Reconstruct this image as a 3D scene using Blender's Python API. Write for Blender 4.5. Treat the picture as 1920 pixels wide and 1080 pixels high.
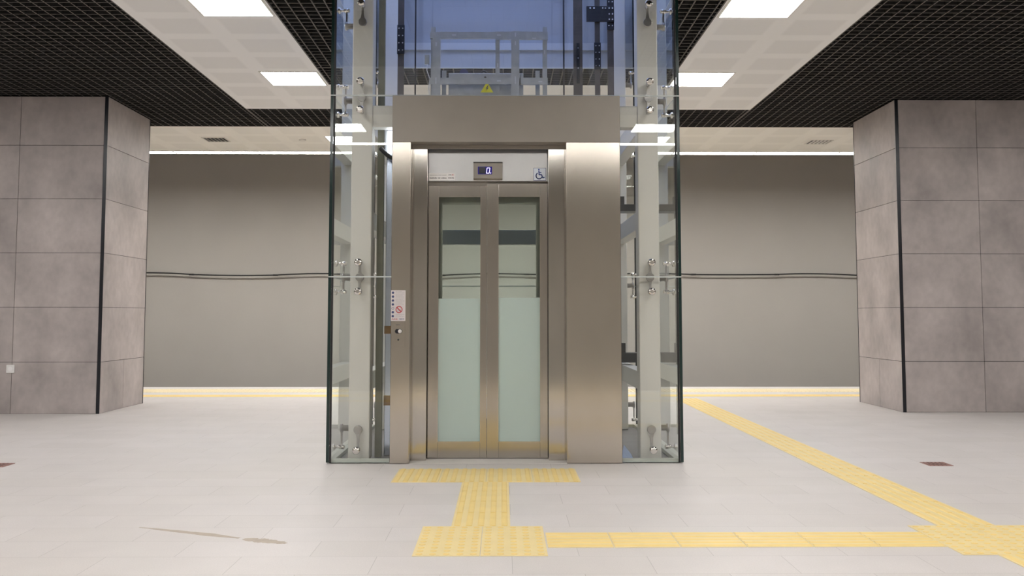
import bpy, bmesh, math, random
from mathutils import Vector, Matrix
random.seed(4)
for o in list(bpy.data.objects): bpy.data.objects.remove(o)
S = bpy.context.scene
C = S.collection
PI = math.pi

# ---------------------------------------------------------------- camera
cam_data = bpy.data.cameras.new('camera')
cam = bpy.data.objects.new('camera', cam_data); C.objects.link(cam)
cam_data.sensor_width = 36.0; cam_data.sensor_fit = 'HORIZONTAL'
cam_data.lens = 1821.3 / 1920 * 36
cam_data.shift_y = -(540 - 461.65) / 1920
cam_data.clip_start = 0.05; cam_data.clip_end = 200
PITCH, YAW, CAMH = 0.0715, 0.0091, 1.0676
fwd = Vector((math.sin(YAW)*math.cos(PITCH), math.cos(YAW)*math.cos(PITCH), math.sin(PITCH)))
rgt = Vector((math.cos(YAW), -math.sin(YAW), 0)); upv = rgt.cross(fwd)
cam.matrix_world = Matrix(((rgt.x, upv.x, -fwd.x, 0), (rgt.y, upv.y, -fwd.y, 0), (rgt.z, upv.z, -fwd.z, CAMH), (0, 0, 0, 1)))
S.camera = cam

# ---------------------------------------------------------------- world (bluish daylight above the lift opening), exposure
W = bpy.data.worlds.new('world'); S.world = W; W.use_nodes = True
bg = W.node_tree.nodes['Background']
bg.inputs[0].default_value = (0.42, 0.54, 1.0, 1); bg.inputs[1].default_value = 3.0
S.view_settings.view_transform = 'Standard'; S.view_settings.look = 'None'
S.view_settings.gamma = 1.0; S.view_settings.use_curve_mapping = False
S.view_settings.exposure = 0.34
PANEL_L = 21.0        # radiance of the square ceiling lights
STRIP_L = 31.0        # radiance of the linear lamps along the platform edges

# ---------------------------------------------------------------- materials
def lin(c):
    return tuple(((v/255)/12.92 if v/255 <= .04045 else ((v/255+.055)/1.055)**2.4) for v in c) + (1,)
def mat(name, col, rough=.5, metal=0., spec=.5, **kw):
    m = bpy.data.materials.new(name); m.use_nodes = True
    b = m.node_tree.nodes['Principled BSDF']
    b.inputs['Base Color'].default_value = col if len(col) == 4 else tuple(col)+(1,)
    b.inputs['Roughness'].default_value = rough; b.inputs['Metallic'].default_value = metal
    b.inputs['Specular IOR Level'].default_value = spec
    for k, v in kw.items(): b.inputs[k.replace('_', ' ')].default_value = v
    return m
def nodes(m):
    nt = m.node_tree; return nt, nt.nodes, nt.links, nt.nodes.get('Principled BSDF')
def noisy(m, scale=8, amount=.12, stretch=(1, 1, 1), bump=0., detail=6, bscale=None, rough=0.):
    """multiply the base colour by a soft procedural noise, optional bump"""
    nt, N, L, b = nodes(m)
    tc = N.new('ShaderNodeTexCoord'); mp = N.new('ShaderNodeMapping'); mp.inputs['Scale'].default_value = stretch
    L.new(tc.outputs['Object'], mp.inputs[0])
    nz = N.new('ShaderNodeTexNoise'); nz.inputs['Scale'].default_value = scale; nz.inputs['Detail'].default_value = detail
    L.new(mp.outputs[0], nz.inputs['Vector'])
    mr = N.new('ShaderNodeMapRange'); mr.inputs['From Min'].default_value = .25; mr.inputs['From Max'].default_value = .75
    mr.inputs['To Min'].default_value = 1-amount; mr.inputs['To Max'].default_value = 1+amount
    L.new(nz.outputs['Fac'], mr.inputs['Value'])
    mx = N.new('ShaderNodeVectorMath'); mx.operation = 'SCALE'
    src = b.inputs['Base Color']
    if src.is_linked:
        L.new(src.links[0].from_socket, mx.inputs[0])
    else:
        mx.inputs[0].default_value = src.default_value[:3]
    L.new(mr.outputs[0], mx.inputs['Scale']); L.new(mx.outputs[0], src)
    if rough:
        mr2 = N.new('ShaderNodeMapRange'); r = b.inputs['Roughness'].default_value
        mr2.inputs['From Min'].default_value = .3; mr2.inputs['From Max'].default_value = .7
        mr2.inputs['To Min'].default_value = r-rough; mr2.inputs['To Max'].default_value = r+rough
        L.new(nz.outputs['Fac'], mr2.inputs['Value']); L.new(mr2.outputs[0], b.inputs['Roughness'])
    if bump:
        n2 = N.new('ShaderNodeTexNoise'); n2.inputs['Scale'].default_value = bscale or scale*6
        L.new(mp.outputs[0], n2.inputs['Vector'])
        bp = N.new('ShaderNodeBump'); bp.inputs['Strength'].default_value = bump; bp.inputs['Distance'].default_value = .004
        L.new(n2.outputs['Fac'], bp.inputs['Height']); L.new(bp.outputs[0], b.inputs['Normal'])
    return m
def emit(name, col, strength):
    m = bpy.data.materials.new(name); m.use_nodes = True
    nt = m.node_tree; nt.nodes.clear()
    e = nt.nodes.new('ShaderNodeEmission'); e.inputs[0].default_value = tuple(col)+(1,); e.inputs[1].default_value = strength
    o = nt.nodes.new('ShaderNodeOutputMaterial'); nt.links.new(e.outputs[0], o.inputs[0])
    return m
def glass(name, tint, refl=1.6):
    """clear sheet glass: a transparent body with a mirror coat that follows Fresnel on the outer side of each face"""
    m = bpy.data.materials.new(name); m.use_nodes = True
    nt = m.node_tree; N, L = nt.nodes, nt.links; N.clear()
    tr = N.new('ShaderNodeBsdfTransparent'); tr.inputs[0].default_value = tuple(tint)+(1,)
    gl = N.new('ShaderNodeBsdfGlossy'); gl.inputs['Roughness'].default_value = 0.0; gl.inputs[0].default_value = (.95, 1, .98, 1)
    fr = N.new('ShaderNodeFresnel'); fr.inputs['IOR'].default_value = 1.5
    ge = N.new('ShaderNodeNewGeometry')
    inv = N.new('ShaderNodeMath'); inv.operation = 'SUBTRACT'; inv.inputs[0].default_value = 1; L.new(ge.outputs['Backfacing'], inv.inputs[1])
    mu = N.new('ShaderNodeMath'); mu.operation = 'MULTIPLY'; L.new(fr.outputs[0], mu.inputs[0]); L.new(inv.outputs[0], mu.inputs[1])
    m2 = N.new('ShaderNodeMath'); m2.operation = 'MULTIPLY'; m2.use_clamp = True; L.new(mu.outputs[0], m2.inputs[0]); m2.inputs[1].default_value = refl
    mix = N.new('ShaderNodeMixShader'); L.new(m2.outputs[0], mix.inputs[0]); L.new(tr.outputs[0], mix.inputs[1]); L.new(gl.outputs[0], mix.inputs[2])
    o = N.new('ShaderNodeOutputMaterial'); L.new(mix.outputs[0], o.inputs[0])
    return m

M = {}
# floor: pale stone slabs in running bond
def floor_material():
    m = mat('pale_stone_floor', lin((220, 215, 213)), .42, spec=.35)
    nt, N, L, b = nodes(m)
    tc = N.new('ShaderNodeTexCoord'); mp = N.new('ShaderNodeMapping'); mp.inputs['Location'].default_value = (-.04, -.21, 0)
    L.new(tc.outputs['Object'], mp.inputs[0])
    br = N.new('ShaderNodeTexBrick'); br.offset = .5; br.squash = 1
    br.inputs['Scale'].default_value = 1; br.inputs['Brick Width'].default_value = .6; br.inputs['Row Height'].default_value = .3
    br.inputs['Mortar Size'].default_value = .0016; br.inputs['Mortar Smooth'].default_value = .3
    br.inputs['Color1'].default_value = lin((217, 211, 208)); br.inputs['Color2'].default_value = lin((213, 207, 203)); br.inputs['Mortar'].default_value = lin((186, 180, 176))
    br.inputs['Bias'].default_value = 0
    L.new(mp.outputs[0], br.inputs['Vector'])
    L.new(br.outputs['Color'], b.inputs['Base Color'])
    noisy(m, 3, .035, detail=4); 
    tx = [n for n in N if n.type == 'TEX_NOISE'][0]
    sp = N.new('ShaderNodeTexNoise'); sp.inputs['Scale'].default_value = 160; sp.inputs['Detail'].default_value = 3
    L.new(tc.outputs['Object'], sp.inputs['Vector'])
    mr = N.new('ShaderNodeMapRange'); mr.inputs['From Min'].default_value = .3; mr.inputs['From Max'].default_value = .7; mr.inputs['To Min'].default_value = .95; mr.inputs['To Max'].default_value = 1.05
    L.new(sp.outputs['Fac'], mr.inputs['Value'])
    mx = N.new('ShaderNodeVectorMath'); mx.operation = 'SCALE'
    L.new(b.inputs['Base Color'].links[0].from_socket, mx.inputs[0]); L.new(mr.outputs[0], mx.inputs['Scale']); L.new(mx.outputs[0], b.inputs['Base Color'])
    return m
M['floor'] = floor_material()
# perforated metal ceiling tiles: each 0.6 m tile has a perforated field that reads a little darker
def ceiling_material(name, ox, oy, base, perf):
    m = mat(name, base, .55, spec=.3)
    nt, N, L, b = nodes(m)
    tc = N.new('ShaderNodeTexCoord'); mp = N.new('ShaderNodeMapping')
    mp.inputs['Scale'].default_value = (1/.6, 1/.6, 1); mp.inputs['Location'].default_value = (-ox/.6, -oy/.6, 0)
    L.new(tc.outputs['Object'], mp.inputs[0])
    fr = N.new('ShaderNodeVectorMath'); fr.operation = 'FRACTION'; L.new(mp.outputs[0], fr.inputs[0])
    sb = N.new('ShaderNodeVectorMath'); sb.operation = 'SUBTRACT'; L.new(fr.outputs[0], sb.inputs[0]); sb.inputs[1].default_value = (.5, .5, 0)
    ab = N.new('ShaderNodeVectorMath'); ab.operation = 'ABSOLUTE'; L.new(sb.outputs[0], ab.inputs[0])
    se = N.new('ShaderNodeSeparateXYZ'); L.new(ab.outputs[0], se.inputs[0])
    mxx = N.new('ShaderNodeMath'); mxx.operation = 'MAXIMUM'; L.new(se.outputs[0], mxx.inputs[0]); L.new(se.outputs[1], mxx.inputs[1])
    ms = N.new('ShaderNodeMapRange'); ms.inputs['From Min'].default_value = .335; ms.inputs['From Max'].default_value = .385
    ms.inputs['To Min'].default_value = 1; ms.inputs['To Max'].default_value = 0
    L.new(mxx.outputs[0], ms.inputs['Value'])
    mr = N.new('ShaderNodeMix'); mr.data_type = 'RGBA'
    mr.inputs['A'].default_value = base; mr.inputs['B'].default_value = perf
    L.new(ms.outputs[0], mr.inputs['Factor'])
    L.new(mr.outputs['Result'], b.inputs['Base Color'])
    return m
M['ceil_ring'] = ceiling_material('white_perforated_ceiling', -3.053, 11.416, lin((238, 236, 234)), lin((229, 227, 225)))
M['ceil_edge'] = ceiling_material('cream_perforated_ceiling', -2.453, 12.5, lin((243, 240, 233)), lin((237, 234, 227)))
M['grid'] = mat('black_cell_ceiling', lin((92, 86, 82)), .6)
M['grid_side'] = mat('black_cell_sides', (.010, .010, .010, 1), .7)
M['plenum'] = mat('plenum_black', (.006, .006, .006, 1), .9)
M['wall'] = noisy(mat('taupe_wall', lin((193, 188, 181)), .8, spec=.2), 1.2, .03, bump=.15, bscale=60)
M['wall_paint'] = noisy(mat('side_wall_paint', lin((150, 142, 134)), .8), 2, .04)
M['track'] = noisy(mat('track_bed', lin((95, 90, 86)), .9), 3, .2)
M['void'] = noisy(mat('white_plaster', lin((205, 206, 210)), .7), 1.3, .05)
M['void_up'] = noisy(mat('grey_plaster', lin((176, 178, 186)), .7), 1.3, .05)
M['edge_slab'] = mat('platform_edge_stone', lin((222, 217, 212)), .5)
# pillar cladding
def pillar_material(name, seed):
    m = mat(name, lin((180, 171, 168)), .5, spec=.35)
    nt, N, L, b = nodes(m)
    noisy(m, 2.0, .25, (1, 1, .85), detail=5, rough=.06)
    mp = [n for n in N if n.type == 'MAPPING'][0]; mp.inputs['Location'].default_value = (seed, seed*.7, seed*1.3)
    g = N.new('ShaderNodeNewGeometry')
    mr = N.new('ShaderNodeMapRange'); mr.inputs['To Min'].default_value = .93; mr.inputs['To Max'].default_value = 1.07
    L.new(g.outputs['Random Per Island'], mr.inputs['Value'])
    n2 = N.new('ShaderNodeTexNoise'); n2.inputs['Scale'].default_value = 14; n2.inputs['Detail'].default_value = 8
    mp2 = N.new('ShaderNodeMapping'); mp2.inputs['Scale'].default_value = (1, 1, .8)
    tc = [n for n in N if n.type == 'TEX_COORD'][0]
    L.new(tc.outputs['Object'], mp2.inputs[0]); L.new(mp2.outputs[0], n2.inputs['Vector'])
    m3 = N.new('ShaderNodeMapRange'); m3.inputs['From Min'].default_value = .3; m3.inputs['From Max'].default_value = .7; m3.inputs['To Min'].default_value = .93; m3.inputs['To Max'].default_value = 1.07
    L.new(n2.outputs['Fac'], m3.inputs['Value'])
    mm = N.new('ShaderNodeMath'); mm.operation = 'MULTIPLY'; L.new(mr.outputs[0], mm.inputs[0]); L.new(m3.outputs[0], mm.inputs[1])
    mx = N.new('ShaderNodeVectorMath'); mx.operation = 'SCALE'
    L.new(b.inputs['Base Color'].links[0].from_socket, mx.inputs[0]); L.new(mm.outputs[0], mx.inputs['Scale']); L.new(mx.outputs[0], b.inputs['Base Color'])
    return m
M['pillar'] = pillar_material('grey_stone_cladding', 3.1)
M['joint'] = mat('dark_joint', (.012, .011, .011, 1), .8)
M['trim'] = mat('black_corner_trim', (.006, .007, .012, 1), .28)
# metals
M['steel'] = noisy(mat('brushed_stainless', (.50, .47, .43, 1), .11, 1.0), 5, .05, (1.2, 1.2, .5))
M['steel_soft'] = noisy(mat('satin_stainless', (.53, .485, .43, 1), .155, 1.0), 4, .05, (1, 1, .6))
M['steel_head'] = noisy(mat('dull_stainless', (.36, .332, .30, 1), .55, .85), 5, .04)
M['steel_door'] = noisy(mat('door_stainless', (.45, .415, .375, 1), .15, 1.0), 5, .05, (1.2, 1.2, .4))
M['steel_lintel'] = noisy(mat('lintel_stainless', (.54, .54, .545, 1), .30, 1.0), 3, .06, (1, 1, .6))
M['bolt'] = mat('polished_fitting', (.72, .70, .67, 1), .12, 1.0)
M['arm'] = mat('fitting_arm', (.40, .385, .37, 1), .3, 1.0)
M['column'] = mat('off_white_steel', lin((214, 212, 206)), .38, spec=.5)
M['galv'] = noisy(mat('galvanised_steel', (.45, .47, .48, 1), .42, .4), 14, .12)
M['olive'] = noisy(mat('primed_channel', lin((125, 125, 108)), .55), 12, .12)
M['rail'] = noisy(mat('guide_rail', lin((84, 78, 74)), .45, .2), 9, .2)
M['black'] = mat('black_steel', (.015, .015, .017, 1), .4)
M['rope'] = mat('hoist_rope', (.03, .03, .035, 1), .5)
M['pitfloor'] = noisy(mat('pit_floor', lin((128, 124, 122)), .6), 6, .08)
M['channel'] = mat('base_channel', lin((190, 192, 184)), .4)
M['chrome'] = mat('bluish_sheet', (.50, .56, .68, 1), .18, 1.0)
M['film'] = mat('pale_blue_film', lin((168, 186, 222)), .3)
M['glass'] = glass('clear_glass', (.985, .99, .986))
M['glass_edge'] = mat('glass_edge', (.010, .028, .026, 1), .15)
M['glass_lit'] = mat('glass_polished_edge', lin((196, 212, 210)), .2)
M['glass_door'] = glass('tinted_door_glass', (.905, .953, .935), 1.0)
M['glass_car'] = glass('car_glass', (.965, .98, .97), .9)
M['gasket'] = mat('black_gasket', (.008, .008, .009, 1), .6)
M['seal'] = mat('clear_silicone', lin((200, 206, 204)), .35)
def frosted():
    m = mat('frosted_film', lin((212, 226, 222)), .35, spec=.4)
    nt, N, L, b = nodes(m)
    t = N.new('ShaderNodeBsdfTranslucent'); t.inputs[0].default_value = lin((222, 236, 231))
    mx = N.new('ShaderNodeMixShader'); mx.inputs[0].default_value = .35
    o = [n for n in N if n.type == 'OUTPUT_MATERIAL'][0]
    L.new(b.outputs[0], mx.inputs[1]); L.new(t.outputs[0], mx.inputs[2]); L.new(mx.outputs[0], o.inputs[0])
    return m
M['frost'] = frosted()
M['panel_light'] = emit('ceiling_light_diffuser', (1, .985, .965), PANEL_L)
M['strip_light'] = emit('linear_lamp_diffuser', (1, .98, .95), STRIP_L)
M['shaft_light'] = emit('shaft_lamp_tube', (.86, .92, 1), 7.0)
M['lampwhite'] = mat('lamp_housing_white', lin((225, 222, 215)), .4)
M['yellow'] = noisy(mat('yellow_tactile', lin((238, 217, 160)), .5, spec=.4), 7, .05)
M['rib'] = noisy(mat('yellow_tactile_rib', lin((241, 213, 136)), .45, spec=.4), 7, .05)
M['pale_rib'] = noisy(mat('pale_tactile_rib', lin((238, 217, 160)), .45, spec=.4), 7, .05)
M['pale_yellow'] = noisy(mat('pale_yellow_tactile', lin((238, 223, 186)), .5, spec=.4), 7, .05)
M['rust'] = noisy(mat('rusty_grate', lin((160, 122, 114)), .6), 30, .2)
M['white'] = mat('white_sticker', lin((246, 244, 244)), .4)
M['paper'] = mat('notice_paper', lin((214, 207, 208)), .5)
M['plate'] = mat('pale_blue_plate', lin((228, 236, 250)), .35)
M['navy'] = mat('navy_print', lin((52, 62, 110)), .5)
M['blue'] = mat('sign_blue', lin((66, 88, 160)), .45)
M['red'] = mat('red_print', lin((178, 44, 52)), .5)
M['ink'] = mat('dark_print', lin((84, 80, 88)), .6)
M['greyink'] = mat('grey_print', lin((150, 146, 150)), .6)
M['warn'] = mat('warning_yellow', lin((222, 214, 40)), .45)
M['screen'] = emit('indigo_display', (.022, .016, .12), 1.0)
M['digit'] = emit('lit_segments', (.72, .66, 1.0), 1.25)
M['screen_off'] = mat('display_glass_dark', (.02, .02, .03, 1), .15)
M['brass'] = mat('brass_clamp', lin((140, 106, 60)), .4, .5)
M['switch'] = mat('white_plastic', lin((236, 234, 232)), .35)
M['cable'] = mat('black_cable', (.014, .014, .014, 1), .5)
M['smear'] = noisy(mat('brown_smear', lin((186, 172, 156)), .6), 20, .12)
M['wire'] = mat('white_wire', lin((205, 208, 214)), .5)

# ---------------------------------------------------------------- geometry helpers
def box(bm, x0, x1, y0, y1, z0, z1, bev=0., mi=0):
    v = [bm.verts.new(p) for p in ((x0,y0,z0),(x1,y0,z0),(x1,y1,z0),(x0,y1,z0),(x0,y0,z1),(x1,y0,z1),(x1,y1,z1),(x0,y1,z1))]
    fs = [bm.faces.new([v[i] for i in q]) for q in ((3,2,1,0),(4,5,6,7),(0,1,5,4),(1,2,6,5),(2,3,7,6),(3,0,4,7))]
    for f in fs: f.material_index = mi
    if bev:
        es = list({e for f in fs for e in f.edges})
        bmesh.ops.bevel(bm, geom=es, offset=bev, segments=2, affect='EDGES', profile=.5)
    return fs
def prism(bm, pts, axis, a, b, mi=0):
    """extrude a closed outline; axis 'y' takes (x,z) points, 'x' takes (y,z), 'z' takes (x,y)"""
    def P(p, t):
        return {'y': (p[0], t, p[1]), 'x': (t, p[0], p[1]), 'z': (p[0], p[1], t)}[axis]
    A = [bm.verts.new(P(p, a)) for p in pts]; B = [bm.verts.new(P(p, b)) for p in pts]
    fs = [bm.faces.new(A), bm.faces.new(B[::-1])]
    n = len(pts)
    for i in range(n): fs.append(bm.faces.new((A[i], B[i], B[(i+1) % n], A[(i+1) % n])))
    for f in fs: f.material_index = mi
    bmesh.ops.recalc_face_normals(bm, faces=fs)
    return fs
def lathe(bm, prof, seg=20, axis='y', o=(0, 0, 0), mi=0, smooth=True):
    """profile of (radius, t) along axis"""
    rings = []
    for r, t in prof:
        ring = []
        for k in range(seg):
            a = 2*PI*k/seg; c, s = r*math.cos(a), r*math.sin(a)
            p = {'y': (c, t, s), 'x': (t, c, s), 'z': (c, s, t)}[axis]
            ring.append(bm.verts.new((p[0]+o[0], p[1]+o[1], p[2]+o[2])))
        rings.append(ring)
    fs = []
    for A, B in zip(rings, rings[1:]):
        for k in range(seg): fs.append(bm.faces.new((A[k], A[(k+1) % seg], B[(k+1) % seg], B[k])))
    fs += [bm.faces.new(rings[0]), bm.faces.new(rings[-1])]
    for f in fs: f.material_index = mi; f.smooth = smooth
    for f in fs[-2:]: f.smooth = False
    bmesh.ops.recalc_face_normals(bm, faces=fs)
def tube(bm, pts, r, seg=8, closed=False, mi=0):
    pts = [Vector(p) for p in pts]; n = len(pts); rings = []
    nrm = None
    for i, p in enumerate(pts):
        if closed: d = (pts[(i+1) % n]-pts[i-1]).normalized()
        else: d = (pts[min(i+1, n-1)]-pts[max(i-1, 0)]).normalized()
        if nrm is None:
            nrm = d.cross(Vector((0, 0, 1))) if abs(d.z) < .9 else d.cross(Vector((1, 0, 0)))
        nrm = (nrm - d*nrm.dot(d)).normalized(); b = d.cross(nrm)
        rings.append([bm.verts.new(p + (nrm*math.cos(2*PI*k/seg)+b*math.sin(2*PI*k/seg))*r) for k in range(seg)])
    fs = []
    for i in range(n if closed else n-1):
        A, B = rings[i], rings[(i+1) % n]
        for k in range(seg): fs.append(bm.faces.new((A[k], A[(k+1) % seg], B[(k+1) % seg], B[k])))
    if not closed: fs += [bm.faces.new(rings[0]), bm.faces.new(rings[-1])]
    for f in fs: f.smooth = True; f.material_index = mi
    bmesh.ops.recalc_face_normals(bm, faces=fs)
def circle(cx, cy, r, n=24, a0=0, a1=2*PI):
    full = abs(a1-a0-2*PI) < 1e-6
    return [(cx+r*math.cos(a0+(a1-a0)*k/(n if full else n-1)), cy+r*math.sin(a0+(a1-a0)*k/(n if full else n-1))) for k in range(n)]
def root_of(o):
    while o.parent: o = o.parent
    return o
def obj(name, bm, mats, parent=None, at=None):
    """link a bmesh built in world coordinates as ONE object; origin at the thing's base"""
    off = root_of(parent).location.copy() if parent else Vector(at or (0, 0, 0))
    if off.length: bmesh.ops.translate(bm, verts=bm.verts, vec=-off)
    me = bpy.data.meshes.new(name); bm.to_mesh(me); bm.free()
    for m in (mats if isinstance(mats, (list, tuple)) else [mats]): me.materials.append(m)
    o = bpy.data.objects.new(name, me); C.objects.link(o)
    if parent: o.parent = parent
    else: o.location = off
    return o
def tag(o, label=None, cat=None, group=None, kind=None):
    if label: o['label'] = label
    if cat: o['category'] = cat
    if group: o['group'] = group
    if kind: o['kind'] = kind
    return o
def thing(name, loc, label, cat, group=None):
    o = bpy.data.objects.new(name, None); C.objects.link(o); o.location = loc; o.empty_display_size = .1
    return tag(o, label, cat, group)
def struct(name, bm, m, label=None, parent=None):
    o = obj(name, bm, m, parent); 
    if not parent: o['kind'] = 'structure'; o['category'] = name.split('_')[0]
    if label: o['label'] = label
    return o
def copy_tree(o, parent=None):
    c = o.copy(); C.objects.link(c)
    if parent: c.parent = parent
    for ch in list(o.children): copy_tree(ch, c)
    return c
def B(): return bmesh.new()
def boxo(name, dims, m, parent=None, bev=0., at=None):
    bm = B(); box(bm, *dims, bev=bev); return obj(name, bm, m, parent, at)
FONT_CACHE = {}
def text_mesh(bm, body, x, z, y, size, width=None, mi=0, thick=.0006):
    """letters standing in the x-z plane facing -y"""
    cu = bpy.data.curves.new('txt', 'FONT'); cu.body = body; cu.size = size; cu.extrude = thick/2; cu.align_x = 'LEFT'
    o = bpy.data.objects.new('txt', cu); C.objects.link(o)
    bpy.context.view_layer.update()
    me = o.evaluated_get(bpy.context.evaluated_depsgraph_get()).to_mesh()
    xs = [v.co.x for v in me.vertices]; sx = (width/(max(xs)-min(xs))) if width else 1; x_min = min(xs)
    vs = [bm.verts.new((x+(v.co.x-x_min)*sx, y - v.co.z, z+v.co.y)) for v in me.vertices]
    for p in me.polygons:
        try: bm.faces.new([vs[i] for i in p.vertices]).material_index = mi
        except ValueError: pass
    bpy.data.objects.remove(o)

# ================================================================ THE SETTING
HC = 3.519                      # ceiling height
PX = 9.5                        # half length of platform that is built
EDGE_F, EDGE_N = 14.735, 0.30   # platform edges
WALL_F, WALL_N = 17.6, -3.2
bm = B(); box(bm, -PX, PX, EDGE_N, EDGE_F, -.18, 0)
floor = struct('floor', bm, M['floor'], 'pale stone platform floor in thin running-bond joints')
# brown smears on the floor, left foreground
def blob(x0, y0, x1, y1, w0, w1, n=22, seed=1):
    rnd = random.Random(seed); d = Vector((x1-x0, y1-y0, 0)); t = d.normalized(); q = Vector((-t.y, t.x, 0)); up, lo = [], []
    for i in range(n+1):
        k = i/n; c = Vector((x0, y0, 0)) + d*k
        w = (w0+(w1-w0)*k)*math.sin(PI*min(1, .04+.92*k))**.6*(.75+.5*rnd.random())
        up.append(c+q*w); lo.append(c-q*w*.7)
    return [(p.x, p.y) for p in lo+up[::-1]]
bm = B(); prism(bm, blob(-1.84, 5.02, -1.27, 4.775, .014, .036, seed=2), 'z', 0, .0006)
struct('smear', bm, M['smear'], 'long thin brown smear', floor)
bm = B(); prism(bm, blob(-1.245, 4.755, -1.02, 4.665, .045, .040, seed=5), 'z', 0, .0006)
struct('smear', bm, M['smear'], 'short broad brown smear', floor)
# track beds and tunnel walls on both sides
bm = B(); box(bm, -PX, PX, EDGE_F, WALL_F+.2, -1.4, -1.25); struct('track_bed', bm, M['track'], 'track bed below the far platform edge')
bm = B(); box(bm, -PX, PX, WALL_N-.2, EDGE_N, -1.4, -1.25); struct('track_bed', bm, M['track'], 'track bed behind the viewer')
bm = B(); box(bm, -PX, PX, WALL_F, WALL_F+.2, -1.25, 5.2); struct('wall_back', bm, M['wall'], 'plain taupe tunnel wall beyond the far track')
bm = B(); box(bm, -PX, PX, WALL_N-.2, WALL_N, -1.25, 5.2); struct('wall_front', bm, M['wall'], 'taupe tunnel wall behind the viewer')
for s, n in ((-1, 'left'), (1, 'right')):
    bm = B(); box(bm, min(s*PX, s*(PX+.2)), max(s*PX, s*(PX+.2)), WALL_N-.2, WALL_F+.2, -1.4, 5.4)
    struct('wall_'+n, bm, M['wall_paint'], 'end wall of the platform on the '+n)
for y0, y1 in ((EDGE_F-.15, EDGE_F), (EDGE_N, EDGE_N+.15)):
    bm = B(); box(bm, -PX, PX, y0, y1, -1.25, -.18); struct('platform_face', bm, M['track'], 'concrete face under the platform edge')
# cream metal ceiling strips above both platform edges
bm = B(); box(bm, -PX, PX, 12.5, 14.60, HC, HC+.03); struct('ceiling', bm, M['ceil_edge'], 'cream metal ceiling strip above the far platform edge')
bm = B(); box(bm, -PX, PX, .44, 2.54, HC, HC+.03); struct('ceiling', bm, M['ceil_edge'], 'cream metal ceiling strip above the near platform edge')
# white perforated ring around the lift opening
RX0, RX1, RX2, RX3 = -3.053, -1.856, 1.745, 2.945
RY0, RY1, RY2, RY3 = 3.62, 4.84, 10.20, 11.416
bm = B()
box(bm, RX0, RX1, RY0, RY3, HC, HC+.03); box(bm, RX2, RX3, RY0, RY3, HC, HC+.03)
box(bm, RX1, RX2, RY2, RY3, HC, HC+.03); box(bm, RX1, RX2, RY0, RY1, HC, HC+.03)
struct('ceiling', bm, M['ceil_ring'], 'white perforated ceiling band framing the lift')
for x0, x1 in ((-6.9, -5.7), (5.8, 7.0)):  # unseen bands, added to carry the extra lights
    bm = B(); box(bm, x0, x1, RY0, 9.02, HC, HC+.03); struct('ceiling', bm, M['ceil_ring'], 'white perforated ceiling band beside the ' + ('left' if x0 < 0 else 'right') + ' pillar, out of view')
# black open-cell grid
T = .02
HX0, HX1, HY0, HY1 = -1.30, 1.33, 7.10, 9.47      # lift opening
regions = [(-5.7, RX0, 2.54, 12.5), (RX3, 5.8, 2.54, 12.5), (-PX, -6.9, 2.54, 12.5), (7.0, PX, 2.54, 12.5),
           (-6.9, -5.7, 2.54, RY0), (-6.9, -5.7, 9.02, 12.5), (5.8, 7.0, 2.54, RY0), (5.8, 7.0, 9.02, 12.5), (RX0, RX3, 2.54, RY0), (RX0, RX3, RY3, 12.5),
           (RX1, RX2, RY1, HY0-T), (RX1, RX2, HY1+T, RY2), (RX1, HX0-T, HY0-T, HY1+T), (HX1+T, RX2, HY0-T, HY1+T)]
bm = B(); P = .1; g = .0055; ZG0, ZG1 = HC+.001, HC+.041
for x0, x1, y0, y1 in regions:
    k = math.ceil((x0+.01)/P)
    while k*P < x1-.01: box(bm, k*P-g, k*P+g, y0, y1, ZG0, ZG1); k += 1
    k = math.ceil((y0+.01)/P)
    while k*P < y1-.01: box(bm, x0, x1, k*P-g, k*P+g, ZG0, ZG1-.001); k += 1
    for a in ((x0, x0+.012, y0, y1), (x1-.012, x1, y0, y1), (x0, x1, y0, y0+.012), (x0, x1, y1-.012, y1)):
        box(bm, *a, ZG0-.001, ZG1+.001)
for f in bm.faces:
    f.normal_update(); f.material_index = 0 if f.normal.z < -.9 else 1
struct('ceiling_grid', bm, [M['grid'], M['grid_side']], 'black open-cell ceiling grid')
# black plenum above the grid, open around the lift
bm = B(); ZP = 4.15
for a in ((-PX, PX, .44, HY0-T), (-PX, PX, HY1+T, 14.6), (-PX, HX0-T, HY0-T, HY1+T), (HX1+T, PX, HY0-T, HY1+T)): box(bm, *a, ZP, ZP+.1)
struct('plenum', bm, M['plenum'], 'black void above the ceiling grid')
for y0, y1, yy in ((14.60, WALL_F, 14.60), (WALL_N, .44, .42)):
    bm = B(); box(bm, -PX, PX, y0, y1, 5.2, 5.3); struct('tunnel_roof', bm, M['plenum'], 'dark tunnel roof over the track')
    bm = B(); box(bm, -PX, PX, yy, yy+.02, HC, 5.2); struct('trim_1' if y0 > 5 else 'trim_2', bm, M['wall_paint'], 'upstand along the ceiling edge')
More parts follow.
